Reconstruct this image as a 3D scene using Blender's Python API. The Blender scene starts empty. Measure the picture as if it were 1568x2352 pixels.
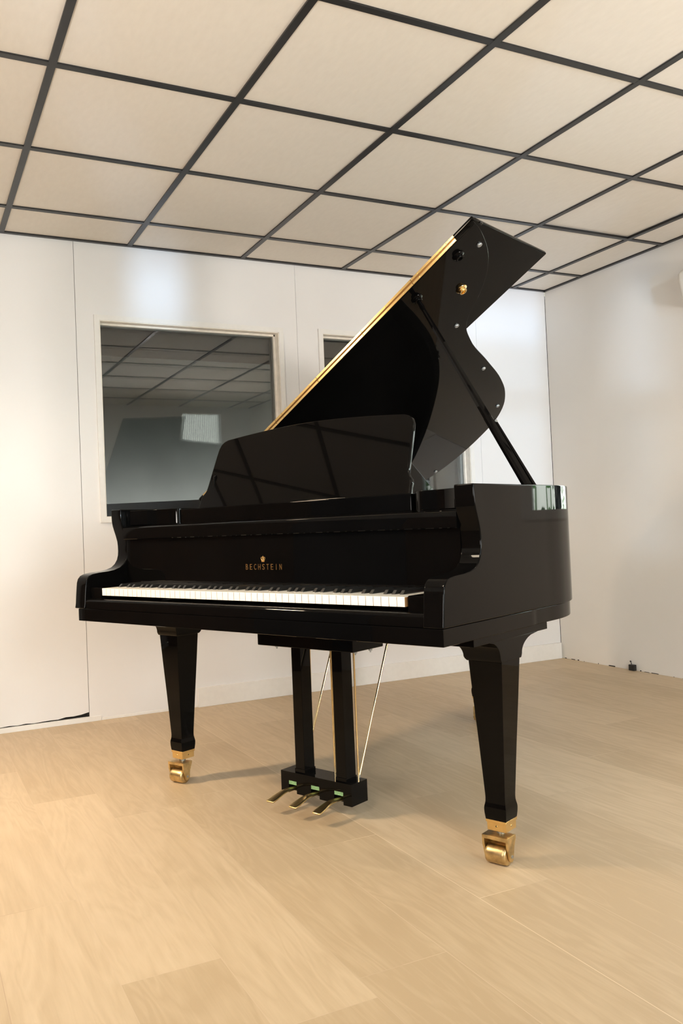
import bpy, bmesh, math, random
from mathutils import Vector, Matrix
random.seed(7)
SC = bpy.context.scene
COL = SC.collection
PI = math.pi

# ------------------------------------------------------------------ materials
def new_mat(name):
    m = bpy.data.materials.new(name); m.use_nodes = True
    nt = m.node_tree
    return m, nt, nt.nodes['Principled BSDF'], nt.nodes, nt.links

def simple(name, col, rough=0.4, metal=0.0, ior=1.5, noise=0.0, nscale=40.0, bump=0.0):
    m, nt, b, N, L = new_mat(name)
    b.inputs['Base Color'].default_value = (*col, 1)
    b.inputs['Roughness'].default_value = rough
    b.inputs['Metallic'].default_value = metal
    b.inputs['IOR'].default_value = ior
    if noise or bump:
        tc = N.new('ShaderNodeTexCoord'); no = N.new('ShaderNodeTexNoise')
        no.inputs['Scale'].default_value = nscale; no.inputs['Detail'].default_value = 5
        L.new(tc.outputs['Object'], no.inputs['Vector'])
        if noise:
            r = N.new('ShaderNodeValToRGB')
            r.color_ramp.elements[0].color = (*[max(0, c * (1 - noise)) for c in col], 1)
            r.color_ramp.elements[1].color = (*[min(1, c * (1 + noise)) for c in col], 1)
            r.color_ramp.elements[0].position = 0.3; r.color_ramp.elements[1].position = 0.7
            L.new(no.outputs['Fac'], r.inputs['Fac']); L.new(r.outputs['Color'], b.inputs['Base Color'])
        if bump:
            bp = N.new('ShaderNodeBump'); bp.inputs['Strength'].default_value = bump
            bp.inputs['Distance'].default_value = 0.002
            L.new(no.outputs['Fac'], bp.inputs['Height']); L.new(bp.outputs['Normal'], b.inputs['Normal'])
    return m

M_black = simple('black_lacquer', (0.0025, 0.0023, 0.0022), 0.025, ior=1.2, noise=0.15, nscale=8)
M_satin = simple('black_satin', (0.006, 0.006, 0.007), 0.3, noise=0.2)
M_brass = simple('polished_brass', (0.83, 0.60, 0.27), 0.16, 1.0, noise=0.06, nscale=60)
M_oldbrass = simple('worn_brass', (0.62, 0.46, 0.23), 0.34, 1.0, noise=0.3, nscale=45)
M_rod = simple('brass_rod', (0.85, 0.68, 0.38), 0.12, 1.0, noise=0.05)
M_steel = simple('dull_steel', (0.35, 0.37, 0.38), 0.35, 0.7, noise=0.1)
M_hingepin = simple('hinge_pin', (0.30, 0.15, 0.05), 0.35, 1.0, noise=0.1)
M_ivory = simple('white_key', (0.86, 0.83, 0.75), 0.22, noise=0.02)
M_ebony = simple('black_key', (0.012, 0.0115, 0.011), 0.24, ior=1.9, noise=0.2)
M_keywood = simple('key_wood', (0.42, 0.2, 0.07), 0.5, noise=0.2)
M_felt = simple('green_felt', (0.20, 0.36, 0.17), 0.95, noise=0.3, nscale=300)
M_redfelt = simple('red_felt', (0.05, 0.008, 0.006), 0.95, noise=0.3, nscale=300)
M_pedal = simple('pedal_brass', (0.80, 0.60, 0.28), 0.30, 1.0, noise=0.08, nscale=60)
M_gold = simple('gold_leaf_lettering', (0.75, 0.45, 0.17), 0.32, 1.0, noise=0.1)
M_plate = simple('cast_plate', (0.02, 0.014, 0.007), 0.35, 0.6, noise=0.2)
M_blackhole = simple('dark_gap', (0.012, 0.010, 0.008), 0.9, noise=0.3)
M_grid = simple('black_grid', (0.012, 0.012, 0.013), 0.35, noise=0.2)
M_frame = simple('white_casing', (0.80, 0.79, 0.77), 0.35, noise=0.02)
M_reveal = simple('raw_wood_reveal', (0.84, 0.79, 0.71), 0.5, noise=0.08, nscale=30)
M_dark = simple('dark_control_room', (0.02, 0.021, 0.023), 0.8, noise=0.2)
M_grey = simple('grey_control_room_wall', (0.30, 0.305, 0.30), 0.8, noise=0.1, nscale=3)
M_brown = simple('brown_wood', (0.15, 0.068, 0.034), 0.4, noise=0.5, nscale=6)
M_blue = simple('blue_door', (0.012, 0.035, 0.085), 0.5, noise=0.2)
M_cream = simple('cream_plastic', (0.74, 0.69, 0.60), 0.45, noise=0.03)
M_plastic = simple('black_plastic', (0.01, 0.01, 0.01), 0.4, noise=0.2)
M_leaf = simple('leaf_green', (0.10, 0.26, 0.05), 0.5, noise=0.5, nscale=3)
M_outfloor = simple('outside_paving', (0.5, 0.48, 0.44), 0.8, noise=0.1)

def wall_mat(name, col, rough):
    m, nt, b, N, L = new_mat(name)
    tc = N.new('ShaderNodeTexCoord')
    n1 = N.new('ShaderNodeTexNoise'); n1.inputs['Scale'].default_value = 2.5; n1.inputs['Detail'].default_value = 4
    n2 = N.new('ShaderNodeTexNoise'); n2.inputs['Scale'].default_value = 90; n2.inputs['Detail'].default_value = 3
    L.new(tc.outputs['Object'], n1.inputs['Vector']); L.new(tc.outputs['Object'], n2.inputs['Vector'])
    r = N.new('ShaderNodeValToRGB')
    r.color_ramp.elements[0].position = 0.3; r.color_ramp.elements[1].position = 0.75
    r.color_ramp.elements[0].color = (*[c * 0.965 for c in col], 1); r.color_ramp.elements[1].color = (*col, 1)
    L.new(n1.outputs['Fac'], r.inputs['Fac']); L.new(r.outputs['Color'], b.inputs['Base Color'])
    b.inputs['Roughness'].default_value = rough
    bp = N.new('ShaderNodeBump'); bp.inputs['Strength'].default_value = 0.08; bp.inputs['Distance'].default_value = 0.001
    L.new(n2.outputs['Fac'], bp.inputs['Height']); L.new(bp.outputs['Normal'], b.inputs['Normal'])
    return m
M_wall = wall_mat('white_wall_board', (0.80, 0.795, 0.80), 0.34)
M_wallR = wall_mat('painted_wall', (0.80, 0.765, 0.72), 0.42)

def ceiling_mat():
    m, nt, b, N, L = new_mat('ceiling_tile')
    tc = N.new('ShaderNodeTexCoord')
    n2 = N.new('ShaderNodeTexNoise'); n2.inputs['Scale'].default_value = 55; n2.inputs['Detail'].default_value = 6
    mp = N.new('ShaderNodeMapping'); mp.inputs['Scale'].default_value = (1, 0.35, 1)
    L.new(tc.outputs['Object'], mp.inputs['Vector']); L.new(mp.outputs['Vector'], n2.inputs['Vector'])
    r = N.new('ShaderNodeValToRGB')
    r.color_ramp.elements[0].position = 0.3; r.color_ramp.elements[1].position = 0.7
    r.color_ramp.elements[0].color = (0.735, 0.685, 0.61, 1); r.color_ramp.elements[1].color = (0.765, 0.715, 0.64, 1)
    L.new(n2.outputs['Fac'], r.inputs['Fac']); L.new(r.outputs['Color'], b.inputs['Base Color'])
    b.inputs['Roughness'].default_value = 0.8
    bp = N.new('ShaderNodeBump'); bp.inputs['Strength'].default_value = 0.25; bp.inputs['Distance'].default_value = 0.002
    L.new(n2.outputs['Fac'], bp.inputs['Height']); L.new(bp.outputs['Normal'], b.inputs['Normal'])
    return m
M_ceil = ceiling_mat()

def floor_mat():
    m, nt, b, N, L = new_mat('oak_planks')
    tc = N.new('ShaderNodeTexCoord'); sp = N.new('ShaderNodeSeparateXYZ')
    L.new(tc.outputs['Object'], sp.inputs[0])
    def math_(op, a, c=None, v1=None):
        n = N.new('ShaderNodeMath'); n.operation = op
        for i, x in enumerate((a, c)):
            if x is None: continue
            if isinstance(x, (int, float)): n.inputs[i].default_value = x
            else: L.new(x, n.inputs[i])
        return n.outputs[0]
    PW, PL = 0.2075, 1.28
    u = math_('DIVIDE', math_('ADD', sp.outputs['X'], 3.548 + 0.2075 * 20), PW)
    pid = math_('FLOOR', u); fu = math_('FRACT', u)
    wn = N.new('ShaderNodeTexWhiteNoise'); wn.noise_dimensions = '1D'; L.new(pid, wn.inputs['W'])
    # joints every 1.28 m, each row shifted by about 0.4 of a board plus a random part
    off = math_('ADD', math_('MULTIPLY', pid, 0.372), math_('MULTIPLY', wn.outputs['Value'], 0.12))
    known = {20: -1.99, 21: -2.44, 22: -1.45, 23: -2.655, 24: -2.006, 25: -2.49, 26: -1.797}
    for k_, y_ in known.items():
        hit = math_('COMPARE', pid, float(k_)); hit.node.inputs[2].default_value = .1
        # swap the row's shift for the measured one
        off = math_('ADD', math_('MULTIPLY', off, math_('SUBTRACT', 1.0, hit)), math_('MULTIPLY', hit, -y_ / PL - .13))
    w = math_('ADD', math_('DIVIDE', sp.outputs['Y'], PL), math_('ADD', off, 30.13))
    bid = math_('FLOOR', w); fw = math_('FRACT', w)
    wn2 = N.new('ShaderNodeTexWhiteNoise'); wn2.noise_dimensions = '2D'
    cb = N.new('ShaderNodeCombineXYZ'); L.new(pid, cb.inputs[0]); L.new(bid, cb.inputs[1])
    L.new(cb.outputs[0], wn2.inputs['Vector'])
    # grain: stretched distorted noise, offset per board
    cb2 = N.new('ShaderNodeCombineXYZ')
    L.new(math_('MULTIPLY', sp.outputs['X'], 1.0), cb2.inputs[0])
    L.new(math_('MULTIPLY', sp.outputs['Y'], 0.07), cb2.inputs[1])
    L.new(math_('MULTIPLY', wn2.outputs['Value'], 37.0), cb2.inputs[2])
    gr = N.new('ShaderNodeTexNoise'); gr.inputs['Scale'].default_value = 55; gr.inputs['Detail'].default_value = 8
    gr.inputs['Roughness'].default_value = 0.62; gr.inputs['Distortion'].default_value = 0.4
    L.new(cb2.outputs[0], gr.inputs['Vector'])
    cb3 = N.new('ShaderNodeCombineXYZ')
    L.new(sp.outputs['X'], cb3.inputs[0]); L.new(math_('MULTIPLY', sp.outputs['Y'], 0.16), cb3.inputs[1])
    L.new(math_('MULTIPLY', wn2.outputs['Value'], 91.0), cb3.inputs[2])
    nz = N.new('ShaderNodeTexNoise'); nz.inputs['Scale'].default_value = 9; nz.inputs['Detail'].default_value = 3
    nz.inputs['Distortion'].default_value = 0.6
    L.new(cb3.outputs[0], nz.inputs['Vector'])
    ring = math_('PINGPONG', math_('MULTIPLY', nz.outputs['Fac'], 9.0), 0.5)
    v = math_('ADD', math_('ADD', math_('MULTIPLY', gr.outputs['Fac'], 0.40), 0.055), math_('MULTIPLY', ring, 0.20))
    v = math_('ADD', v, math_('MULTIPLY', math_('SUBTRACT', wn2.outputs['Value'], 0.42), 0.20))
    r = N.new('ShaderNodeValToRGB'); e = r.color_ramp.elements
    e[0].position = 0.22; e[0].color = (0.46, 0.342, 0.210, 1)
    e[1].position = 0.62; e[1].color = (0.625, 0.490, 0.332, 1)
    mid = r.color_ramp.elements.new(0.42); mid.color = (0.555, 0.426, 0.276, 1)
    L.new(v, r.inputs['Fac'])
    # thin paler V-joint between boards
    d = math_('MULTIPLY', math_('MINIMUM', fu, math_('SUBTRACT', 1.0, fu)), PW)
    d2 = math_('MULTIPLY', math_('MINIMUM', fw, math_('SUBTRACT', 1.0, fw)), PL)
    j = math_('LESS_THAN', math_('MINIMUM', d, d2), 0.0010)
    mx = N.new('ShaderNodeMix'); mx.data_type = 'RGBA'
    wn3 = N.new('ShaderNodeTexWhiteNoise'); wn3.noise_dimensions = '1D'
    L.new(math_('FLOOR', math_('ADD', u, 0.5)), wn3.inputs['W'])
    rj = N.new('ShaderNodeValToRGB'); rj.color_ramp.elements[0].color = (0.42, 0.30, 0.19, 1)
    rj.color_ramp.elements[1].color = (0.80, 0.66, 0.47, 1); L.new(wn3.outputs['Value'], rj.inputs['Fac'])
    L.new(math_('MULTIPLY', j, 0.8), mx.inputs['Factor'])
    L.new(r.outputs['Color'], mx.inputs['A']); L.new(rj.outputs['Color'], mx.inputs['B'])
    L.new(mx.outputs['Result'], b.inputs['Base Color'])
    b.inputs['Roughness'].default_value = 0.46
    bp = N.new('ShaderNodeBump'); bp.inputs['Strength'].default_value = 0.08; bp.inputs['Distance'].default_value = 0.001
    L.new(gr.outputs['Fac'], bp.inputs['Height']); L.new(bp.outputs['Normal'], b.inputs['Normal'])
    return m
M_floor = floor_mat()

def glass_mat(name, ior, tint):
    m = bpy.data.materials.new(name); m.use_nodes = True; nt = m.node_tree; N = nt.nodes; L = nt.links
    N.remove(N['Principled BSDF'])
    t = N.new('ShaderNodeBsdfTransparent'); t.inputs['Color'].default_value = (*tint, 1)
    g = N.new('ShaderNodeBsdfGlossy'); g.inputs['Roughness'].default_value = 0.0
    f = N.new('ShaderNodeFresnel'); f.inputs['IOR'].default_value = ior
    no = N.new('ShaderNodeTexNoise'); no.inputs['Scale'].default_value = 1.2
    bp = N.new('ShaderNodeBump'); bp.inputs['Strength'].default_value = 0.015
    L.new(no.outputs['Fac'], bp.inputs['Height']); L.new(bp.outputs['Normal'], g.inputs['Normal'])
    mx = N.new('ShaderNodeMixShader')
    L.new(f.outputs[0], mx.inputs['Fac']); L.new(t.outputs[0], mx.inputs[1]); L.new(g.outputs[0], mx.inputs[2])
    L.new(mx.outputs[0], N['Material Output'].inputs['Surface'])
    return m
M_glass = glass_mat('studio_glass', 1.6, (0.87, 0.88, 0.88))
M_glass2 = glass_mat('outer_glass', 1.5, (0.95, 0.97, 0.97))
M_net = glass_mat('net_curtain', 1.3, (0.24, 0.24, 0.235))
nt = M_net.node_tree; wv = nt.nodes.new('ShaderNodeTexWave'); wv.inputs['Scale'].default_value = 14; wv.inputs['Distortion'].default_value = 1.5
rw = nt.nodes.new('ShaderNodeValToRGB'); rw.color_ramp.elements[0].color = (.34, .34, .34, 1); rw.color_ramp.elements[1].color = (.52, .52, .51, 1)
tcw = nt.nodes.new('ShaderNodeTexCoord'); nt.links.new(tcw.outputs['Object'], wv.inputs['Vector']); nt.links.new(wv.outputs['Fac'], rw.inputs['Fac'])
nt.links.new(rw.outputs['Color'], [n for n in nt.nodes if n.type == 'BSDF_TRANSPARENT'][0].inputs['Color'])

# ------------------------------------------------------------------ mesh helpers
def fin(bm, name, mats, parent=None, bevel=0.0, seg=2, ang=35, smooth=40, edges=None):
    bmesh.ops.remove_doubles(bm, verts=bm.verts, dist=1e-6)
    bmesh.ops.recalc_face_normals(bm, faces=bm.faces)
    if bevel:
        es = [e for e in bm.edges if len(e.link_faces) == 2 and e.calc_face_angle(0) > math.radians(ang)
              and (edges is None or edges(e))]
        if es:
            bmesh.ops.bevel(bm, geom=es, offset=bevel, segments=seg, profile=0.5, affect='EDGES', clamp_overlap=True)
    for f in bm.faces: f.smooth = True
    for e in bm.edges:
        if len(e.link_faces) != 2 or e.calc_face_angle(0) > math.radians(smooth): e.smooth = False
    me = bpy.data.meshes.new(name); bm.to_mesh(me); bm.free()
    for m in (mats if isinstance(mats, (list, tuple)) else [mats]): me.materials.append(m)
    o = bpy.data.objects.new(name, me); COL.objects.link(o)
    if parent: o.parent = parent
    if bevel:
        wn = o.modifiers.new('weighted_normal', 'WEIGHTED_NORMAL'); wn.mode = 'FACE_AREA'; wn.weight = 100; wn.keep_sharp = True
    return o

def box(bm, x0, x1, y0, y1, z0, z1, mi=0):
    v = [bm.verts.new(p) for p in [(x0,y0,z0),(x1,y0,z0),(x1,y1,z0),(x0,y1,z0),(x0,y0,z1),(x1,y0,z1),(x1,y1,z1),(x0,y1,z1)]]
    fs = [(0,3,2,1),(4,5,6,7),(0,1,5,4),(1,2,6,5),(2,3,7,6),(3,0,4,7)]
    out = []
    for f in fs:
        F = bm.faces.new([v[i] for i in f]); F.material_index = mi; out.append(F)
    return v

def prism(bm, poly, axis, a, b, mi=0):
    """poly: 2D points; axis 'x' -> (a,p0,p1), 'y' -> (p0,a,p1), 'z' -> (p0,p1,a)"""
    f = {'x': lambda p, t: (t, p[0], p[1]), 'y': lambda p, t: (p[0], t, p[1]), 'z': lambda p, t: (p[0], p[1], t)}[axis]
    A = [bm.verts.new(f(p, a)) for p in poly]; B = [bm.verts.new(f(p, b)) for p in poly]
    n = len(poly)
    bm.faces.new(A[::-1]).material_index = mi; bm.faces.new(B).material_index = mi
    for i in range(n):
        bm.faces.new((A[i], A[(i+1) % n], B[(i+1) % n], B[i])).material_index = mi
    return A + B

def loft(bm, rings, mi=0, cap=True):
    R = [[bm.verts.new(p) for p in r] for r in rings]
    n = len(R[0])
    for a, b in zip(R, R[1:]):
        for i in range(n):
            bm.faces.new((a[i], a[(i+1) % n], b[(i+1) % n], b[i])).material_index = mi
    if cap:
        bm.faces.new(R[0][::-1]).material_index = mi; bm.faces.new(R[-1]).material_index = mi

def tube(bm, p0, p1, r0, r1=None, n=14, mi=0):
    r1 = r0 if r1 is None else r1
    p0 = Vector(p0); p1 = Vector(p1); d = (p1 - p0).normalized()
    u = d.orthogonal().normalized(); w = d.cross(u)
    loft(bm, [[p + (u * math.cos(2*PI*k/n) + w * math.sin(2*PI*k/n)) * r for k in range(n)] for p, r in ((p0, r0), (p1, r1))], mi)

def lathe(bm, prof, center, axis, n=20, mi=0):
    """prof: list of (r, t) along axis"""
    c = Vector(center); d = Vector(axis).normalized(); u = d.orthogonal().normalized(); w = d.cross(u)
    loft(bm, [[c + d * t + (u * math.cos(2*PI*k/n) + w * math.sin(2*PI*k/n)) * max(r, 1e-4) for k in range(n)] for r, t in prof], mi)

def spline(pts, sub=6, closed=False):
    P = [Vector((*p, 0)) for p in pts]; n = len(P); out = []
    rng = range(n) if closed else range(n - 1)
    for i in rng:
        if closed: p0, p1, p2, p3 = P[(i-1) % n], P[i], P[(i+1) % n], P[(i+2) % n]
        else: p0, p1, p2, p3 = P[max(i-1, 0)], P[i], P[i+1], P[min(i+2, n-1)]
        d1 = (p2 - p1).length
        # centripetal-like tangents
        def tan(a, b_, c_):
            l1 = max((b_ - a).length, 1e-6); l2 = max((c_ - b_).length, 1e-6)
            return ((b_ - a) / l1 * l2 + (c_ - b_) / l2 * l1) / (l1 + l2)
        t1 = tan(p0, p1, p2) if p0 != p1 else (p2 - p1) / max(d1, 1e-6)
        t2 = tan(p1, p2, p3) if p3 != p2 else (p2 - p1) / max(d1, 1e-6)
        for k in range(sub):
            t = k / sub
            h1 = 2*t**3 - 3*t**2 + 1; h2 = t**3 - 2*t**2 + t; h3 = -2*t**3 + 3*t**2; h4 = t**3 - t**2
            q = p1*h1 + t1*d1*h2 + p2*h3 + t2*d1*h4
            out.append((q.x, q.y))
    if not closed: out.append(tuple(pts[-1]))
    return out

def offset_poly(pts, d):
    """offset an open polyline to its left by d"""
    out = []
    n = len(pts)
    for i in range(n):
        a = Vector(pts[max(i-1, 0)]); b = Vector(pts[min(i+1, n-1)])
        t = (b - a).normalized(); out.append((pts[i][0] - t.y * d, pts[i][1] + t.x * d))
    return out

def empty(name, loc=(0,0,0), rz=0, parent=None):
    o = bpy.data.objects.new(name, None); COL.objects.link(o)
    o.location = loc; o.rotation_euler = (0, 0, rz); o.empty_display_size = 0.1
    if parent: o.parent = parent
    return o
def tag(o, label, cat, group=None):
    o['label'] = label; o['category'] = cat
    if group: o['group'] = group
    return o
def struct(o, label=None):
    o['kind'] = 'structure'
    if label: o['label'] = label
    return o

# ------------------------------------------------------------------ room
H = 2.322
XL, YF = -5.0, -5.0
bm = bmesh.new(); box(bm, XL - .1, 0.1, YF - .1, 0.0, -0.06, 0.0)
struct(fin(bm, 'floor', M_floor), 'pale oak plank floor running towards the back wall')

# ceiling boards: one slab of tiles, one tile sits a little high in its frame
GX = [-0.2598 - 0.6 * i for i in range(8)]
GY = [-0.3373 - 0.6 * i for i in range(8)]
bm = bmesh.new()
xs = [0.1] + GX + [XL - .1]; ys = [0.1] + GY + [YF - .1]
for i in range(len(xs) - 1):
    for j in range(len(ys) - 1):
        dz = 0.008 if (i == 1 and j == 2) else 0.0
        x0, x1, y0, y1 = xs[i+1], xs[i], ys[j+1], ys[j]
        box(bm, x0 + .0015, x1 - .0015, y0 + .0015, y1 - .0015, H + 0.006 + dz, H + 0.022 + dz)
box(bm, XL - .1, 0.1, YF - .1, 0.1, H + .03, H + .06)
struct(fin(bm, 'ceiling', M_ceil), 'suspended ceiling of cream square tiles')

bm = bmesh.new(); hw = 0.0122
for x in GX: box(bm, x - hw, x + hw, YF, 0, H - 0.001, H + 0.005); box(bm, x - .003, x + .003, YF, 0, H + .005, H + .02)
for y in GY: box(bm, XL, 0, y - hw, y + hw, H - 0.0005, H + 0.0055); box(bm, XL, 0, y - .003, y + .003, H + .005, H + .02)
box(bm, XL, 0, -0.02, 0, H - 0.002, H + .02); box(bm, -0.02, 0, YF, 0, H - .002, H + .02)
struct(fin(bm, 'trim_1', M_grid), 'black ceiling grid of T-bars')

# back wall: four boards with thin dark joints, two studio windows
WIN = [(-2.820, -1.865, 0.976, 1.941), (-1.600, -0.640, 0.976, 1.952)]
T = 0.10
bm = bmesh.new()
joints = [XL - .1, -2.9315, -1.752, -0.552, -0.0035]
tops = [H + .02] * 4
for k in range(4):
    x0, x1 = joints[k] + (.0011, .0011, .0007, .0007)[k], joints[k+1] - (.0011, .0007, .0007, .0011)[k]
    z0 = 0.0
    wins = [w for w in WIN if w[0] > x0 and w[1] < x1]
    if k == 0:
        # ragged lower edge over a dark slot
        nseg = 60; pts = [(x1, 0.046)]
        for i in range(1, nseg):
            x = x1 + (x0 - x1) * i / nseg
            pts.append((x, 0.030 + random.uniform(-.003, .004) + 0.012 * max(0, 1 - i / 5)))
        pts += [(x0, 0.03), (x0, H + .02), (x1, H + .02)]
        prism(bm, pts[::-1], 'y', 0.0, T)
    elif not wins:
        box(bm, x0, x1, 0, T, z0, H + .02)
    else:
        w = wins[0]
        box(bm, x0, w[0], 0, T, z0, H + .02); box(bm, w[1], x1, 0, T, z0, H + .02)
        box(bm, w[0], w[1], 0, T, z0, w[2]); box(bm, w[0], w[1], 0, T, w[3], H + .02)
# dark backing seen through the joints
for xj in joints[1:4]: box(bm, xj - .01, xj + .01, 0.006, 0.02, 0.0, H, 1)
box(bm, -.006, 0.0, 0.004, 0.02, 0.0, H, 1)
box(bm, XL, -2.92, 0.012, 0.03, 0.0, 0.06, 1)
struct(fin(bm, 'wall_back', [M_wall, M_blackhole]), 'white board wall with thin vertical joints')
# skirting: thin strip on the left, tall board on the right
bm = bmesh.new(); box(bm, XL, -2.875, -0.004, 0.02, 0.0, 0.024); box(bm, -2.874, -2.394, -0.002, 0.02, 0, 0.013)
struct(fin(bm, 'baseboard_left', M_frame, bevel=.001), 'thin white floor strip under the left wall board')
bm = bmesh.new(); box(bm, -2.392, -0.012, -0.016, 0.0, 0.0, 0.098)
struct(fin(bm, 'baseboard_back', M_frame, bevel=.002), 'white skirting board along the back wall')

def studio_window(n, w):
    x0, x1, z0, z1 = w
    root = struct(empty('window_%d' % n, ((x0+x1)/2, 0, z0)), ['dark studio window left of the piano lid', 'dark studio window mostly hidden behind the raised piano lid'][n-1])
    cx = (x0+x1)/2
    bm = bmesh.new(); c = 0.026; p = -0.012
    for a in ((x0-c-cx, x0-cx, -c, z1-z0+c), (x1-cx, x1-cx+c, -c, z1-z0+c), (x0-cx, x1-cx, -c, 0), (x0-cx, x1-cx, z1-z0, z1-z0+c)):
        box(bm, a[0], a[1], p, 0, a[2], a[3])
    struct(fin(bm, 'window_frame', M_frame, root))
    bm = bmesh.new(); t = 0.012
    for a in ((x0-cx, x0-cx+t*.3, 0, z1-z0), (x1-cx-t*.3, x1-cx, 0, z1-z0), (x0-cx, x1-cx, z1-z0-t*.3, z1-z0), (x0-cx, x1-cx, 0, t*.3)):
        box(bm, a[0], a[1], -0.008, T+.02, a[2], a[3])
    # glazing bead step
    for a in ((x0-cx, x0-cx+t, 0, z1-z0), (x1-cx-t, x1-cx, 0, z1-z0), (x0-cx, x1-cx, z1-z0-t, z1-z0)):
        box(bm, a[0], a[1], 0.036, 0.052, a[2], a[3])
    struct(fin(bm, 'window_lining', M_reveal, root), 'unpainted wooden lining')
    h = z1 - z0
    for k, (y, rz, rx) in enumerate(((0.056, 0.010, 0.004), (0.096, 0.020, 0.014))):
        bm = bmesh.new(); box(bm, x0-cx+.004, x1-cx-.004, -.002, .002, 0.004, h-.004)
        for v in bm.verts:
            v.co.y += y + (v.co.x) * math.tan(rz) * 0 + (h/2 - v.co.z) * 0
        g = fin(bm, 'window_pane', M_glass, root); struct(g)
    bm = bmesh.new(); prism(bm, [(x0-cx+.004, 0.004), (x1-cx-.004, 0.004), (x1-cx-.004, 0.088), (x0-cx+.004, 0.066)], 'y', 0.046, 0.053)
    struct(fin(bm, 'window_sill', M_plastic, root), 'black strip along the foot of the glass')
    return root
for n, w in enumerate(WIN): studio_window(n + 1, w)

# dark control room behind the glass
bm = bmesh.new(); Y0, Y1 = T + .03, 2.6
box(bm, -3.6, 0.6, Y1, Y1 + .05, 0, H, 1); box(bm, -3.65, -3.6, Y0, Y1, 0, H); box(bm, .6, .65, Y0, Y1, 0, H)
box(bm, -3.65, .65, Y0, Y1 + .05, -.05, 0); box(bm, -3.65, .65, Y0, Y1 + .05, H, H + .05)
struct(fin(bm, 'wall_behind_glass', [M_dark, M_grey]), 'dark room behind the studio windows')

# right wall with a garden window outside the frame
W3 = (-2.58, -1.22, 0.88, 1.75)      # y0,y1,z0,z1
bm = bmesh.new()
for a in ((YF - .1, W3[0], 0, H + .02), (W3[1], 0.0, 0, H + .02), (W3[0], W3[1], 0, W3[2]), (W3[0], W3[1], W3[3], H + .02)):
    box(bm, 0.0, 0.12, a[0], a[1], a[2], a[3])
# ragged dark slit at the foot of the wall
for i in range(16):
    y = -0.03 - i * 0.058 + random.uniform(-.02, .02); l = random.uniform(.008, .06)
    if random.random() < .4: l *= .3
    if random.random() < .3: continue
    box(bm, -0.0012, 0.0, y - l, y, 0.0, random.uniform(.002, .006), 1)
struct(fin(bm, 'wall_right', [M_wallR, M_blackhole]), 'white painted wall on the right')
root = struct(empty('window_3', (0, (W3[0]+W3[1])/2, W3[2])))
bm = bmesh.new(); yc_ = (W3[0]+W3[1])/2; hy = (W3[1]-W3[0])/2; hz = W3[3]-W3[2]; f = .05
for a in ((-hy, -hy+f, 0, hz), (hy-f, hy, 0, hz), (-hy+f, hy-f, 0, f), (-hy+f, hy-f, hz-f, hz)):
    box(bm, -.01, .10, a[0], a[1], a[2], a[3])
struct(fin(bm, 'window_frame', M_frame, root))
bm = bmesh.new(); box(bm, .05, .054, -hy, hy, 0, hz); struct(fin(bm, 'window_pane', M_glass2, root))

# front wall behind the camera with tall openings, dark joinery wall on the left
OPN = [(-4.88, -4.50, 0.72, 2.12), (-3.18, -2.15, 0.72, 2.12), (-0.86, -0.34, 1.66, 2.28), (-1.98, -1.72, 0.5, 2.1)]
OPN.sort()
bm = bmesh.new(); x = XL - .1
for a in OPN:
    box(bm, x, a[0], YF - .12, YF, 0, H + .02)
    box(bm, a[0], a[1], YF - .12, YF, 0, a[2]); box(bm, a[0], a[1], YF - .12, YF, a[3], H + .02); x = a[1]
box(bm, x, 0.12, YF - .12, YF, 0, H + .02)
struct(fin(bm, 'wall_front', M_wall))
for n, a in enumerate(OPN):
    root = struct(empty('window_%d' % (n + 4), ((a[0]+a[1])/2, YF, a[2])))
    bm = bmesh.new(); hx = (a[1]-a[0])/2; hz = a[3]-a[2]; f = .03
    for b_ in ((-hx, -hx+f, 0, hz), (hx-f, hx, 0, hz), (-hx+f, hx-f, 0, f), (-hx+f, hx-f, hz-f, hz)):
        box(bm, b_[0], b_[1], -.1, .01, b_[2], b_[3])
    if hz > 1.2: box(bm, -hx+f, hx-f, -.09, 0, hz * .52, hz * .52 + .05)
    struct(fin(bm, 'window_frame', M_frame, root))
    bm = bmesh.new(); box(bm, -hx, hx, -.05, -.046, 0, hz); struct(fin(bm, 'window_pane', M_net if hz < 1 else M_glass2, root))
bm = bmesh.new(); box(bm, XL - .1, XL, YF, 0, 0, H + .02)
struct(fin(bm, 'wall_left', M_wall), 'white wall on the left, outside the picture')
bm = bmesh.new(); box(bm, XL, XL + .03, -4.9, -0.02, 0, 1.45); struct(fin(bm, 'trim_2', M_brown, bevel=.004), 'brown wooden panelling on the left wall')
bm = bmesh.new(); box(bm, XL + .03, XL + .06, -1.75, -1.1, 0, 1.44); struct(fin(bm, 'door_1', M_blue, bevel=.004))

# garden outside the right window
bm = bmesh.new(); box(bm, .14, 4.5, -5, 1.5, -.25, -.2); struct(fin(bm, 'floor_outside', M_outfloor))
bm = bmesh.new()
for i in range(1500):
    p = Vector((random.uniform(.9, 1.7), random.uniform(-3.0, -.4), random.uniform(0.05, 1.75)))
    if (p.z - .2) / 1.6 + random.random() * .5 > 1.15: continue
    d = Vector((random.uniform(-1, 1), random.uniform(-1, 1), random.uniform(-1, .6))).normalized(); s = random.uniform(.05, .12)
    u = d.orthogonal().normalized() * s * .35
    bm.faces.new([bm.verts.new(q) for q in (p, p + d*s*.5 + u, p + d*s, p + d*s*.5 - u)])
lf = bmesh.new()
for k in range(9): tube(bm, (1.3, -3.2 + k*.28, -.2), (1.3 + random.uniform(-.2, .2), -3.2 + k*.28 + random.uniform(-.1, .1), 1.1), .018, .008, 6)
lf.free()
b_ = fin(bm, 'garden_bush', M_leaf); tag(b_, 'green garden bush outside the right-hand window, mirrored in the piano side', 'bush')

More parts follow.
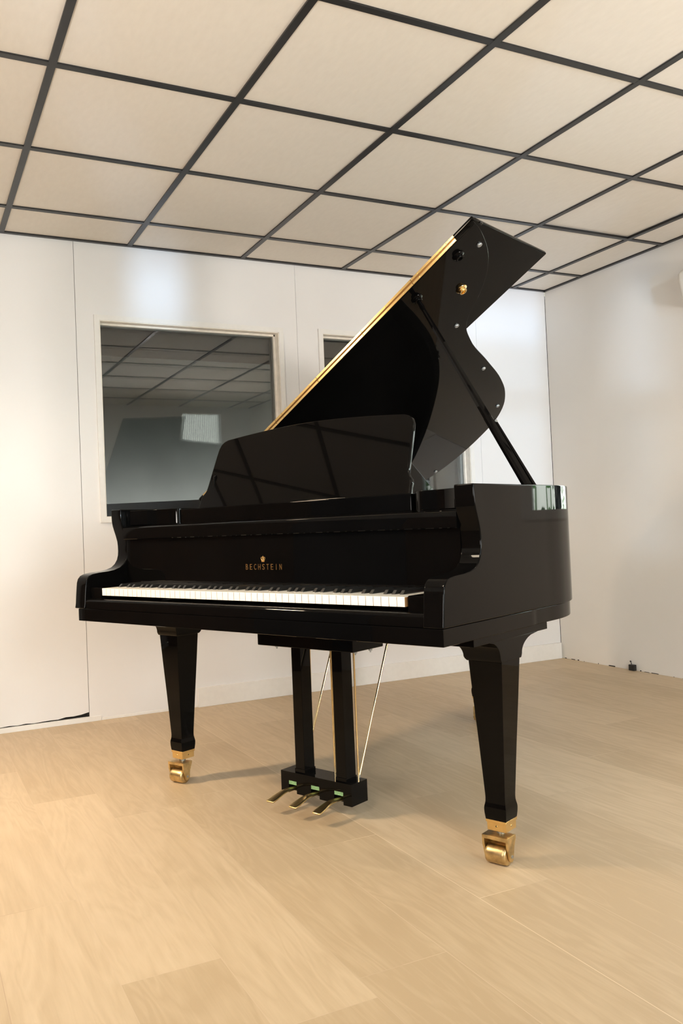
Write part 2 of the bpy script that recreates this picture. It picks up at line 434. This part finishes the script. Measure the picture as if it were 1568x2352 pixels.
bm = bmesh.new(); Yc = -2.05  # stand-in boards added to darken part of the mirrored window
for k in range(6): box(bm, .62, .645, Yc - .30 + k * .105, Yc - .20 + k * .105, -.2, 2.2)
box(bm, .645, .68, Yc - .30, Yc + .325, .3, .38); box(bm, .645, .68, Yc - .30, Yc + .325, 1.6, 1.68)
M_backdrop = simple('dark_backdrop_boards', (.012, .016, .022), .6, noise=.3, nscale=12)
o = fin(bm, 'backdrop_panel', M_backdrop); tag(o, 'added dark fence panel outside the right-hand window, mirrored in the piano side', 'backdrop')

# small things
root = empty('wall_fixture', (0, -1.195, 1.93)); tag(root, 'cream wall-mounted fixture at the right edge of the picture', 'wall fixture')
bm = bmesh.new()
def rr(w, d, z, r=.03, n=5):
    o = []
    for (sx, sy, a0) in ((1, 1, 0), (-1, 1, 90), (-1, -1, 180), (1, -1, 270)):
        for k in range(n + 1):
            a = math.radians(a0 + 90 * k / n); o.append((-.02 - d/2 + sx*(d/2 - r) + r*math.cos(a), sy*(w/2 - r) + r*math.sin(a), z))
    return o
loft(bm, [rr(.10, .085, 0.0, .02), rr(.125, .10, .012, .025), rr(.158, .112, .13), rr(.160, .112, .165), rr(.145, .10, .185), rr(.11, .08, .193, .025)])
fin(bm, 'housing', M_cream, root, smooth=50)
bm = bmesh.new(); box(bm, -.024, 0.0, -.05, .05, .03, .16); fin(bm, 'bracket', M_cream, root, bevel=.003)

root = empty('power_adapter', (-0.014, -0.588, 0)); tag(root, 'small black power adapter standing on the floor against the right wall', 'adapter')
bm = bmesh.new(); box(bm, -.012, .012, -.019, .019, 0, .034); fin(bm, 'housing', M_plastic, root, bevel=.003)
bm = bmesh.new()
pts = [(0, .006, .033), (0, .008, .041), (0, .011, .047), (.002, .014, .05)]
for a, c in zip(pts, pts[1:]): tube(bm, a, c, .0022, n=8)
lathe(bm, [(.001, -.005), (.0042, -.003), (.0042, .003), (.001, .005)], pts[-1], (0, 1, .4), 10)
fin(bm, 'cable_stub', M_plastic, root)

# ------------------------------------------------------------------ piano
PX, PY, YAW = -2.8795, -1.865, -1.1717
piano = empty('grand_piano', (PX, PY, 0), YAW)
tag(piano, 'glossy black grand piano with raised lid and brass casters on the oak floor', 'piano')
W = 1.4666; HW = W / 2
ZA, ZB, ZT = 0.645, 0.6027, 0.9755
YFR = -0.0255

# --- case: rim shell + two shaped arms
rim = [(.7333, .40), (.7333, .50), (.732, .60), (.716, .68), (.672, .77), (.604, .85), (.527, .905), (.452, .952), (.387, 1.02), (.335, 1.12),
       (.255, 1.31), (.185, 1.51), (.12, 1.65), (.03, 1.765), (-.06, 1.825), (-.19, 1.862), (-.36, 1.875), (-.51, 1.85),
       (-.62, 1.79), (-.69, 1.70), (-.725, 1.58), (-.7333, 1.42), (-.7333, .40)]
rim_o = spline(rim, 7)
rim_o = [p for i, p in enumerate(rim_o) if i == 0 or (Vector(p) - Vector(rim_o[i-1])).length > 1e-4]
rim_i = offset_poly(rim_o, 0.042)
prof = [(-.0275, ZA), (-.0245, .66), (-.021, .70), (-.0185, .722), (-.0175, .730), (-.013, .743), (-.004, .7525), (.010, .758), (.037, .7615), (.075, .7635),
        (.100, .767), (.123, .774), (.138, .785), (.148, .799), (.153, .815), (.1545, .83), (.154, .848), (.1525, .863), (.147, .883), (.1405, .902), (.1355, .918), (.1325, .935), (.1315, .955), (.1313, ZT)]
bm = bmesh.new()
n = len(rim_o)
ring = [[bm.verts.new((*p, z)) for p in pl] for pl, z in ((rim_o, ZA), (rim_o, ZT), (rim_i, ZT), (rim_i, ZA))]
for a, c in ((0, 1), (1, 2), (2, 3), (3, 0)):
    for i in range(n - 1): bm.faces.new((ring[a][i], ring[a][i+1], ring[c][i+1], ring[c][i]))
bmesh.ops.recalc_face_normals(bm, faces=bm.faces)
es = [e for e in bm.edges if len(e.link_faces) == 2 and e.calc_face_angle(0) > 1.0]
bmesh.ops.bevel(bm, geom=es, offset=.0025, segments=2, profile=.5, affect='EDGES')
TH = 0.056
for s in (1, -1):
    b2 = bmesh.new()
    prism(b2, prof + [(.40, ZT), (.40, ZA)], 'x', s * HW, s * (HW - TH))
    bmesh.ops.recalc_face_normals(b2, faces=b2.faces)
    es = [e for e in b2.edges if e.calc_face_angle(0) > 0.6 and not all(abs(v.co.y - .40) < 1e-5 for v in e.verts)]
    bmesh.ops.bevel(b2, geom=es, offset=.0032, segments=3, profile=.5, affect='EDGES')
    tmp = bpy.data.meshes.new('t'); b2.to_mesh(tmp); b2.free(); bm.from_mesh(tmp); bpy.data.meshes.remove(tmp)
cs = fin(bm, 'case', M_black, piano); wn = cs.modifiers.new('weighted_normal', 'WEIGHTED_NORMAL'); wn.weight = 100; wn.keep_sharp = True

# --- key bed: the band below, following the case a little inside it
bed = [(-(HW - .012), YFR + .004), (HW - .003, YFR + .001), (HW - .003, .40)]
o2 = offset_poly(rim_o, .007)
bed_poly = bed + [p for p in o2 if p[1] > .42] + [(-(HW - .012), .40)]
bm = bmesh.new(); prism(bm, bed_poly, 'z', ZB, ZA - .0012); fin(bm, 'key_bed', M_black, piano, bevel=.0022)
# --- key slip
bm = bmesh.new()
prism(bm, [(-.0215, ZA), (-.0215, .668), (-.019, .6735), (-.014, .6765), (-.006, .678), (.03, .678), (.03, ZA)], 'x', -(HW - TH), HW - TH)
fin(bm, 'key_slip', M_black, piano, smooth=50)
# --- key blocks
for s in (-1, 1):
    bm = bmesh.new(); x0, x1 = sorted((s * .6145, s * (HW - TH)))
    box(bm, x0, x1, .007 if s > 0 else -.003, .152, .672, .7145); fin(bm, 'key_block', M_black, piano, bevel=.003)

# --- keys
KP = 1.2235 / 52
bm = bmesh.new(); box(bm, -KP/2 + .00035, KP/2 - .00035, 0, .1475, .688, .7122)
wk0 = fin(bm, 'white_key', [M_ivory, M_keywood], piano, bevel=.0011)
for p in wk0.data.polygons:
    c_ = p.center
    if abs(p.normal.x) > .9 and c_.z < .709: p.material_index = 1
bm = bmesh.new()
def krect(w, y0, y1, z): return [(-w, y0, z), (w, y0, z), (w, y1, z), (-w, y1, z)]
loft(bm, [krect(.0056, .0495, .1475, .7115), krect(.0053, .0515, .1475, .7140), krect(.0047, .0595, .1475, .7215), krect(.0042, .0625, .1475, .7230)])
bk0 = fin(bm, 'black_key', M_ebony, piano, bevel=.0024, seg=4, ang=20)
notes = 'ABCDEFG'
first_w = first_b = True
offs = {'A': .001, 'C': -.0015, 'D': .0015, 'F': -.002, 'G': 0.0}
for i in range(52):
    x = -.61175 + KP * (i + .5)
    if first_w: k = wk0; first_w = False
    else: k = wk0.copy(); COL.objects.link(k); k.parent = piano
    k.location.x = x
    nt_ = notes[i % 7]
    if nt_ in offs and i < 51:
        if first_b: k = bk0; first_b = False
        else: k = bk0.copy(); COL.objects.link(k); k.parent = piano
        k.location.x = x + KP / 2 + offs[nt_]

# --- fallboard with lettering and crown
bm = bmesh.new()
prism(bm, [(.149, .7135), (.149, .72), (.1515, .725), (.1535, .87), (.172, .87), (.172, .7135)], 'x', -(HW - TH) + .0005, HW - TH - .0005)
fall = fin(bm, 'fallboard', M_black, piano, smooth=25)
bm = bmesh.new(); box(bm, -.613, .613, .1462, .149, .711, .7165); fin(bm, 'felt_strip', M_redfelt, piano)

def text_mesh(ch):
    cu = bpy.data.curves.new('t', 'FONT'); cu.body = ch; cu.size = 1; cu.extrude = .004; cu.offset = -0.006
    o = bpy.data.objects.new('t', cu); COL.objects.link(o)
    dg = bpy.context.evaluated_depsgraph_get(); dg.update()
    me = bpy.data.meshes.new_from_object(o.evaluated_get(dg)); bpy.data.objects.remove(o); bpy.data.curves.remove(cu)
    return me
bm = bmesh.new(); word = 'BECHSTEIN'
FY = .1515
def fy(z): return .1515 + (z - .725) / .145 * .002 - .0004
for i, ch in enumerate(word):
    me = text_mesh(ch); b2 = bmesh.new(); b2.from_mesh(me); bpy.data.meshes.remove(me)
    xsx = [v.co.x for v in b2.verts]; ysy = [v.co.y for v in b2.verts]
    x0, x1, y0, y1 = min(xsx), max(xsx), min(ysy), max(ysy)
    wd = .0018 if ch == 'I' else .0092
    cx = -.0045 + (i - 4) * .01765
    for v in b2.verts:
        fx = (v.co.x - x0) / (x1 - x0) - .5; fz = (v.co.y - y0) / (y1 - y0)
        z = .7655 + fz * .0168
        v.co = Vector((cx + fx * wd, fy(z) - (0.0003 if v.co.z > 0 else -.0003), z))
    tmp = bpy.data.meshes.new('t'); b2.to_mesh(tmp); b2.free(); bm.from_mesh(tmp); bpy.data.meshes.remove(tmp)
fin(bm, 'lettering', M_gold, fall)
bm = bmesh.new(); cxr = -.0055
def bar(p0, p1, w=.0007): tube(bm, (p0[0] + cxr, fy(p0[1]) - .0002, p0[1]), (p1[0] + cxr, fy(p1[1]) - .0002, p1[1]), w, n=6)
bar((-.0052, .7895), (.0052, .7895), .0011); bar((-.0055, .7915), (.0055, .7915), .0008)
for s in (-1, 1):
    c_ = [(s*.0053, .7915), (s*.0078, .798), (s*.0083, .8005), (s*.0065, .8025), (s*.003, .8028), (0, .8018)]
    for a, b_ in zip(c_, c_[1:]): bar(a, b_)
    c_ = [(s*.0026, .7915), (s*.0036, .797), (s*.003, .8005), (0, .8018)]
    for a, b_ in zip(c_, c_[1:]): bar(a, b_, .0006)
bar((0, .7915), (0, .802)); bar((0, .8015), (0, .8062)); bar((-.0014, .8045), (.0014, .8045))
fin(bm, 'crown_emblem', M_gold, fall)

# --- front rail above the fallboard
bm = bmesh.new()
prism(bm, [(.152, .868), (.1405, .8695), (.1385, .872), (.1385, .9065), (.1395, .9095), (.142, .9115), (.150, .9135), (.19, .9175), (.235, .921), (.26, .921), (.26, .868)],
      'x', -(HW - TH) + .0004, HW - TH - .0004)
fin(bm, 'front_rail', M_black, piano, smooth=28)

# --- music desk tray and its two curved end pieces
bm = bmesh.new()
box(bm, -.478, .478, .236, .40, .9185, .9655); fin(bm, 'desk_tray', M_black, piano, bevel=.002)
for s in (-1, 1):
    cv = spline([(s*.481, .262), (s*.492, .237), (s*.512, .224), (s*.54, .220), (s*.58, .216), (s*.615, .206), (s*.645, .192), (s*.662, .180), (s*.676, .170)], 5)
    poly = cv + [(s*.676, .40), (s*.481, .40)]
    bm = bmesh.new(); prism(bm, poly, 'z', .919, .9705); fin(bm, 'desk_end_rail', M_black, piano, bevel=.0016, ang=50, smooth=50)

# --- music desk
desk = [(-.446, .966), (-.443, .985), (-.444, .998), (-.440, 1.010), (-.4315, 1.018), (-.4255, 1.028), (-.4235, 1.045), (-.4205, 1.09), (-.4165, 1.145), (-.413, 1.172), (-.406, 1.187), (-.394, 1.1965), (-.376, 1.202)]
arc = spline([(-.376, 1.202), (-.29, 1.2095), (-.19, 1.2165), (-.09, 1.221), (0, 1.2225), (.09, 1.221), (.19, 1.2165), (.29, 1.2095), (.376, 1.202)], 5)
full = desk + arc[1:-1] + [(-x, z) for x, z in desk[::-1]]
def deskY(z, x=0): return .285 + .38 * (z - .97) - .010 * x
bm = bmesh.new()
A = [bm.verts.new((x, deskY(z, x), z)) for x, z in full]; B = [bm.verts.new((x, deskY(z, x) + .015, z - .003)) for x, z in full]
bm.faces.new(A); bm.faces.new(B[::-1])
for i in range(len(full)):
    j = (i + 1) % len(full); bm.faces.new((A[i], B[i], B[j], A[j]))
fin(bm, 'music_desk', M_black, piano, bevel=.003, seg=3, ang=55, smooth=50)
for s in (-1, 1):
    bm = bmesh.new()
    prism(bm, [(.300, .967), (.322, 1.075), (.330, 1.08), (.49, .967)], 'x', s*.401, s*.391)
    fin(bm, 'desk_strut', M_black, piano, bevel=.0015)

# --- cast plate inside the case
bm = bmesh.new(); inner = [p for p in offset_poly(rim_o, .040)]
prism(bm, [(-.69, .41)] + [] + [(.69, .41)] + inner, 'z', .84, .85); fin(bm, 'cast_plate', M_plate, piano)

# --- lid
TH_L = math.radians(31.33); HX, HZ = -HW + .023, ZT + .015
def lidp(xp, y, n): # xp = s - HW
    s_ = xp + HW
    return (HX + s_ * math.cos(TH_L) - n * math.sin(TH_L), y, HZ + s_ * math.sin(TH_L) + n * math.cos(TH_L))
LT = .0132
LY = .530
cv = spline([(.734, LY), (.729, .556), (.707, .622), (.656, .724), (.583, .81), (.515, .864), (.449, .903), (.391, .955), (.335, 1.060), (.259, 1.294), (.188, 1.505),
             (.123, 1.641), (.033, 1.758), (-.055, 1.822), (-.184, 1.861), (-.36, 1.877), (-.50, 1.852), (-.60, 1.795), (-.68, 1.70), (-.718, 1.58), (-.7305, 1.42)], 6)
out = cv + [(-.7305, LY)]
bm = bmesh.new()
A = [bm.verts.new(lidp(x, y, 0)) for x, y in out]; B = [bm.verts.new(lidp(x, y, LT)) for x, y in out]
bm.faces.new(A[::-1]); bm.faces.new(B)
for i in range(len(out)):
    j = (i + 1) % len(out); bm.faces.new((A[i], A[j], B[j], B[i]))
fin(bm, 'lid', M_black, piano, bevel=.0018, ang=50, smooth=50)
bm = bmesh.new()
fp = [(-.7305, LY), (.738, LY), (.738, 1.004), (-.7305, 1.004)]
A = [bm.verts.new(lidp(x, y, LT + .0012)) for x, y in fp]; B = [bm.verts.new(lidp(x, y, LT*2 + .0012)) for x, y in fp]
bm.faces.new(A[::-1]); bm.faces.new(B)
for i in range(4): bm.faces.new((A[i], A[(i+1) % 4], B[(i+1) % 4], B[i]))
fin(bm, 'lid_flap', M_black, piano, bevel=.0035, seg=3)
# piano hinge: two brass leaves split into lengths, a dark pin between
segs = [-.70 + .235 * i for i in range(10)]
for (n0, n1) in ((.0022, .0112), (.0166, .0252)):
    bm = bmesh.new()
    for a, c in zip(segs, segs[1:]):
        if a > .66: break
        c = min(c, .662)
        P = [lidp(a + .0006, LY - .0022, n0), lidp(c - .0006, LY - .0022, n0), lidp(c - .0006, LY - .0022, n1), lidp(a + .0006, LY - .0022, n1)]
        Q = [lidp(a + .0006, LY + .001, n0), lidp(c - .0006, LY + .001, n0), lidp(c - .0006, LY + .001, n1), lidp(a + .0006, LY + .001, n1)]
        loft(bm, [P, Q])
        for k in range(3):
            xk = a + (c - a) * (k + .5) / 3
            p0 = Vector(lidp(xk, LY - .0020, (n0+n1)/2)); tube(bm, p0, p0 + Vector((0, -.0012, 0)), .0022, .0018, 8)
    fin(bm, 'hinge_leaf', M_brass, piano, bevel=.0005, seg=1)
bm = bmesh.new(); tube(bm, lidp(-.70, LY - .0012, .0139), lidp(.66, LY - .0012, .0139), .0024, n=8); fin(bm, 'hinge_pin', M_hingepin, piano)
bm = bmesh.new(); p0 = Vector(lidp(.735, .575, LT + .001)); lathe(bm, [(.001, -.004), (.006, -.003), (.006, .004), (.001, .005)], p0, (math.cos(TH_L), 0, math.sin(TH_L)), 12)
fin(bm, 'flap_bumper', M_plastic, piano)
NL = Vector((-math.sin(TH_L), 0, math.cos(TH_L)))
# prop cups
for (x, y), m in (((.621, .589), M_black), ((.518, .747), M_brass), ((.434, .594), M_black)):
    bm = bmesh.new(); c0 = Vector(lidp(x, y, 0))
    lathe(bm, [(.001, 0), (.019, 0), (.0195, .002), (.017, .005), (.013, .0065), (.012, .010), (.0135, .013), (.012, .015), (.008, .015), (.007, .008), (.001, .007)], c0, -NL, 24)
    o = fin(bm, 'prop_cup', m, piano)
    if m is M_brass: o['label'] = 'brass prop cup'
for x, y in ((.68, .631), (.378, .905), (.221, 1.315), (.035, 1.704), (-.459, 1.834)):
    bm = bmesh.new(); lathe(bm, [(.001, 0), (.0085, 0), (.0085, .004), (.007, .0058), (.001, .006)], lidp(x, y, 0), -NL, 16)
    fin(bm, 'rubber_bumper', M_steel, piano)
# prop stick: long rod with a heavier lower bar beside it
top = Vector(lidp(.434, .594, -.012)); base = Vector((.694, .4985, .966))
d = (top - base); L_ = d.length; d.normalize()
prop = None
side = Vector((0.46, .88, 0)); side = (side - d * side.dot(d)).normalized()
front = d.cross(side).normalized()
def obar(bm, p0, p1, w0, t0, w1, t1, rnd=.4):
    rings = []
    for p, w, t in ((p0, w0, t0), (p1, w1, t1)):
        rings.append([p + side * (sx * w * a) + front * (sy * t * b_) for sx, sy, a, b_ in
                      ((1, 1, .5, .5*rnd), (1, 1, .5*rnd, .5), (-1, 1, .5*rnd, .5), (-1, 1, .5, .5*rnd), (-1, -1, .5, .5*rnd), (-1, -1, .5*rnd, .5), (1, -1, .5*rnd, .5), (1, -1, .5, .5*rnd))])
    loft(bm, rings)
bm = bmesh.new(); m_ = base + d * L_ * .365
obar(bm, m_ - d*.03, top - d * .03, .021, .021, .012, .012, .55)
tube(bm, top - d * .032, top, .0085, .006)
prop = fin(bm, 'lid_prop', M_black, piano, smooth=30)
bm = bmesh.new()
obar(bm, base - side*.002, m_ - d * .012, .026, .021, .024, .021, .5)
fin(bm, 'prop_base', M_black, prop, bevel=.001)
bm = bmesh.new()
obar(bm, base + side * .017, base + side * .015 + d * L_ * .33, .012, .018, .010, .016, .55)
fin(bm, 'short_prop', M_black, prop, bevel=.001)
bm = bmesh.new(); pc = base + side * .012 + d * L_ * .318 - front * .0105
lathe(bm, [(.001, -.002), (.0045, -.001), (.0045, .0012), (.001, .002)], pc, front, 12); fin(bm, 'pivot_screw', M_steel, prop)

# --- legs
def sq(cx, cy, w, z, ch=.0): 
    h = w / 2
    return [(cx - h, cy - h, z), (cx + h, cy - h, z), (cx + h, cy + h, z), (cx - h, cy + h, z)]
def caster(parent, ang, pos, dy=-.018):
    ca, sa = math.cos(ang), math.sin(ang)
    def R(p): return (pos[0] + ca*p[0] - sa*p[1], pos[1] + sa*p[0] + ca*p[1], p[2])
    bm = bmesh.new()
    # bridge + two cheeks tapering down to the axle
    def rb(x0, x1, y0, y1, z0, z1):
        v = box(bm, x0, x1, y0, y1, z0, z1); return v
    rb(-.037, .037, -.041, .004, .0645, .0745); rb(-.031, .031, -.012, .004, .046, .0645)
    for s in (-1, 1):
        x0, x1 = sorted((s*.0305, s*.037))
        prism(bm, [(-.041, .066), (-.040, .050), (-.031, .020), (-.027, .0125), (-.021, .010), (-.014, .013), (-.011, .020), (-.006, .045), (.004, .066)], 'x', x0, x1)
    for v in bm.verts: v.co = Vector(R(v.co))
    fk = fin(bm, 'caster_fork', M_oldbrass, parent, bevel=.0012)
    bm = bmesh.new(); c0 = R((0, dy - .004, .0250))
    ax = Vector((ca, sa, 0))
    lathe(bm, [(.004, -.0292), (.021, -.0292), (.0240, -.0272), (.0250, -.020), (.0250, .020), (.0240, .0272), (.021, .0292), (.004, .0292)], c0, ax, 32)
    fin(bm, 'caster_wheel', M_oldbrass, parent, smooth=50)
    bm = bmesh.new(); tube(bm, Vector(c0) - ax * .0395, Vector(c0) + ax * .0395, .004, n=12)
    fin(bm, 'axle_pin', M_steel, parent)
    bm = bmesh.new(); p = R((0, -.005, 0)); tube(bm, (p[0], p[1], .070), (p[0], p[1], .088), .011, n=16)
    fin(bm, 'swivel_pin', M_steel, parent)

def leg(cx, cy, ang, side_, tail=False):
    bm = bmesh.new()
    rings = [sq(cx, cy, w, z) for z, w in ((.112, .0590), (.118, .0605), (.127, .0625), (.137, .0635), (.141, .0632), (.146, .0618), (.152, .0590), (.158, .0572), (.166, .0566), (.175, .0572), (.30, .0707), (.42, .0850), (.523, .0965))]
    loft(bm, rings)
    lg = fin(bm, 'leg', M_black, piano, bevel=.0012, seg=2, ang=45, smooth=30)
    h = .0965 / 2
    # bracket with coves towards front, back and the inner side
    bm = bmesh.new(); rings = []
    ks = [(0.0, .523), (0.004, .5285), (.006, .534)] + [(None, t) for t in [i / 9 for i in range(10)]]
    for kx, z in ks:
        if kx is not None: a = b_ = c_ = kx + .003
        else:
            t = z; z = .534 + t * .046; cv_ = (1 - math.cos(t * PI / 2) * 1.0)
            e = 1 - math.sqrt(max(0, 1 - t * t)) if not tail else 1 - math.sqrt(max(0, 1 - t*t))
            a = .009 + .055 * e; b_ = .009 + .10 * e; c_ = .009 + .035 * e
        xo = h + .003
        x0, x1 = (cx - h - c_, cx + xo) if side_ > 0 else (cx - xo, cx + h + c_)
        rings.append([(x0, cy - h - a, z), (x1, cy - h - a, z), (x1, cy + h + b_, z), (x0, cy + h + b_, z)])
    loft(bm, rings)
    xo = h + .003; x0, x1 = (cx - h - .06, cx + xo) if side_ > 0 else (cx - xo, cx + h + .06)
    if tail: box(bm, x0, x1, cy - .11, cy + .12, .5795, ZB + .001)
    else: box(bm, x0, x1, .141 if side_ > 0 else .16, .533, .5795, ZB + .001)
    fin(bm, 'leg_bracket', M_black, lg, bevel=.0012, ang=50, smooth=35)
    bm = bmesh.new()
    loft(bm, [sq(cx, cy, w, z) for z, w in ((.0835, .0535), (.104, .0545), (.1045, .0585), (.112, .0590))])
    for (p, q) in (((cx, cy - .0272, .096), (cx, cy - .0285, .096)), ((cx + .0272, cy, .096), (cx + .0285, cy, .096))):
        tube(bm, p, q, .0025, n=10, mi=1)
    fin(bm, 'ferrule', [M_brass, M_blackhole], lg, bevel=.0006, seg=1)
    caster(lg, ang, (cx, cy))
leg(.657, .325, .02, 1)
leg(-.607, .314, .12, -1)
leg(-.163, 1.640, .5, 1, True)

# --- pedal lyre
bm = bmesh.new(); Y0, Y1, Z0, Z1, XW = .3367, .4143, .0389, .1049, .1461
SL = [(-.113, -.079), (-.018, .017), (.077, .113)]
box(bm, -XW, XW, .362, Y1, Z0, Z1); box(bm, -XW, XW, Y0, .362, .0775, Z1)
xx = -XW
for a, c in SL: box(bm, xx, a, Y0, .362, Z0, .0775); xx = c
box(bm, xx, XW, Y0, .362, Z0, .0775)
lyre = fin(bm, 'pedal_lyre', M_black, piano)
for x0, x1 in ((-.0885, -.0495), (.0805, .1200)):
    bm = bmesh.new(); box(bm, x0, x1, .346, .394, Z1 - .001, .512); fin(bm, 'lyre_post', M_black, lyre, bevel=.0012)
    bm = bmesh.new(); box(bm, x0 - .002, x1 + .002, .344, .396, Z1, .118); fin(bm, 'post_foot', M_black, lyre, bevel=.001)
bm = bmesh.new(); box(bm, -.1985, .199, .305, .457, .5095, ZB + .001); fin(bm, 'lyre_head', M_black, lyre, bevel=.003)
for x0, x1 in SL:
    bm = bmesh.new(); box(bm, x0 + .0005, x1 - .0005, Y0 + .0008, .362, .0655, .0775); o = fin(bm, 'felt_pad', M_felt, lyre)
    cx = (x0 + x1) / 2
    bm = bmesh.new()
    rows = [(.36, .0565, .0075, .010), (.337, .0585, .0075, .009), (.318, .0598, .0078, .0085), (.300, .0595, .0090, .008), (.284, .0570, .0108, .0075), (.268, .0530, .0128, .007), (.252, .0488, .0145, .0068), (.240, .0460, .0152, .0065), (.2335, .0443, .0150, .006), (.2295, .0428, .0135, .0045), (.2275, .0415, .011, .0025)]
    rr_ = []
    for y, z, w, t in rows:
        w *= 1.08; rr_.append([(cx + sx * w * a, y, z - t/2 + sz * t/2 * b_) for sx, sz, a, b_ in ((1, 0, 1, 0), (1, 1, .93, .75), (1, 1, .6, 1), (-1, 1, .6, 1), (-1, 1, .93, .75), (-1, 0, 1, 0), (-1, -1, .9, .9), (1, -1, .9, .9))])
    loft(bm, rr_); fin(bm, 'pedal', M_pedal, lyre, smooth=60)
for xt, xb in ((-.061, -.069), (.0279, .0265), (.1215, .1203)):
    bm = bmesh.new(); tube(bm, (xb, .405, Z1 - .001), (xt, .405, .512), .0031, n=12); tube(bm, (xt, .405, .497), (xt, .405, .508), .0052, n=12)
    fin(bm, 'pedal_rod', M_rod, lyre)
for x in (-.106, .121):
    bm = bmesh.new(); p0 = Vector((x, .406, Z1 - .001)); p1 = Vector((x + .002, .625, .6035)); dd = (p1 - p0)
    tube(bm, p0, p0 + dd * .02, .0026, n=10, mi=1); tube(bm, p0 + dd * .02, p1, .0036, n=12)
    fin(bm, 'lyre_brace', [M_rod, M_steel], lyre)
for x, y in ((-.135, .33), (.185, .335), (.192, .40)):
    bm = bmesh.new(); lathe(bm, [(.001, 0), (.006, 0), (.006, .005), (.0025, .006), (.0025, .010), (.001, .011)], (x, y, .5095), (0, 0, -1), 12)
    fin(bm, 'thumb_screw', M_steel, lyre)

# ------------------------------------------------------------------ light
def area(name, loc, target, size, power, col, shape='DISK', size_y=None, spread=PI):
    l = bpy.data.lights.new(name, 'AREA'); l.shape = shape; l.size = size
    if size_y: l.size_y = size_y
    l.energy = power; l.color = col; l.spread = spread
    o = bpy.data.objects.new(name, l); COL.objects.link(o); o.location = loc
    o.rotation_euler = (Vector(target) - Vector(loc)).to_track_quat('-Z', 'Y').to_euler()
    return o
WARM = (1.0, 0.83, 0.62)
SOFT = (1.0, 0.93, 0.86)
area('lamp_b', (-4.15, -3.6, 2.28), (-4.0, -3.5, 0), .30, 25, (1.0, .93, .83))
area('lamp_d', (-4.8, -.85, 2.2), (-3.2, -1.25, 0), .25, 22, (1.0, .78, .54), spread=1.7)
area('right_fill', (-.9, -3.3, 2.28), (-.9, -3.2, 0), .30, 11, WARM, spread=2.6)  # added fill without a fixture, lifts the right wall and floor
area('ceiling_fill_a', (-4.55, -3.3, .9), (-1.9, -.8, 2.5), .35, 17, SOFT, spread=2.2)  # fill added out of view to brighten the ceiling
area('ceiling_fill_b', (-1.2, -4.5, .9), (-.6, -.3, 2.4), .35, 28, SOFT, spread=2.2)  # second added fill, for the ceiling towards the right corner
area('control_room_fill', (-1.5, 1.5, 0.4), (-1.5, 2.6, 0.75), 2.4, 20, (1.0, .99, .92), 'RECTANGLE', .25, spread=1.25)  # unseen light added so the far wall shows through the glass
area('daylight_b', (-2.665, -5.3, 1.42), (-1.9, 0, 2.2), 1.0, 24, (.42, .66, 1.0), 'RECTANGLE', 1.4)
area('lamp_a', (-4.1, -1.95, 2.28), (-4.1, -1.95, 0), .50, 9, WARM, 'RECTANGLE', .12)
def sun(name, dirv, strength, col, angle):
    l = bpy.data.lights.new(name, 'SUN'); l.energy = strength; l.color = col; l.angle = math.radians(angle)
    o = bpy.data.objects.new(name, l); COL.objects.link(o); o.location = (-6, -9, 0.5)
    o.rotation_euler = Vector(dirv).to_track_quat('-Z', 'Y').to_euler()
    return o
# daylight glinting up off the yard in front of the windows
def dv(el): return (.395 * math.cos(math.radians(el)), .919 * math.cos(math.radians(el)), math.sin(math.radians(el)))
sun('glint_high', dv(12.5), 1.0, (.45, .66, 1.0), 1.5)
sun('glint_low', dv(1.5), 1.25, (.55, .76, 1.0), 2.0)

wd = bpy.data.worlds.new('World'); SC.world = wd; wd.use_nodes = True
N = wd.node_tree.nodes; bg = N['Background']
L = wd.node_tree.links
tc = N.new('ShaderNodeTexCoord'); sp = N.new('ShaderNodeSeparateXYZ'); L.new(tc.outputs['Generated'], sp.inputs[0])
cr = N.new('ShaderNodeValToRGB'); mr = N.new('ShaderNodeMapRange')
mr.inputs['From Min'].default_value = -1; mr.inputs['From Max'].default_value = 1
L.new(sp.outputs['Z'], mr.inputs['Value']); L.new(mr.outputs['Result'], cr.inputs['Fac'])
e = cr.color_ramp.elements
e[0].position = 0.0; e[0].color = (.62, .62, .52, 1); e[1].position = 1.0; e[1].color = (.70, .85, 1, 1)
for p_, c_ in ((.47, (.66, .67, .56, 1)), (.53, (.95, 1, .90, 1)), (.7, (.85, .95, .95, 1))):
    q_ = cr.color_ramp.elements.new(p_); q_.color = c_
L.new(cr.outputs['Color'], bg.inputs['Color']); bg.inputs['Strength'].default_value = 14.0

# ------------------------------------------------------------------ camera
cam = bpy.data.cameras.new('camera'); co = bpy.data.objects.new('camera', cam); COL.objects.link(co)
R = Matrix(((0.8992, 0.4367, 0.0269), (-0.4356, 0.8993, -0.0388), (-0.0411, 0.0231, 0.9989)))
right, fwd, up = R.col[0], R.col[1], R.col[2]
rot = Matrix((right, up, -fwd)).transposed().to_4x4()
rot = rot.to_quaternion().normalized().to_matrix().to_4x4()
co.matrix_world = Matrix.Translation((-3.6969, -4.1346, 0.8852)) @ rot
cam.sensor_fit = 'VERTICAL'; cam.sensor_height = 24.0; cam.lens = 1934.693 * 24.0 / 2352
cam.shift_x = 61.81 / 2352; cam.shift_y = -9.49 / 2352
cam.clip_start = 0.02; cam.clip_end = 200
SC.camera = co

vs = SC.view_settings
vs.view_transform = 'Standard'; vs.look = 'None'; vs.gamma = 1.0; vs.use_curve_mapping = False; vs.exposure = 0.0
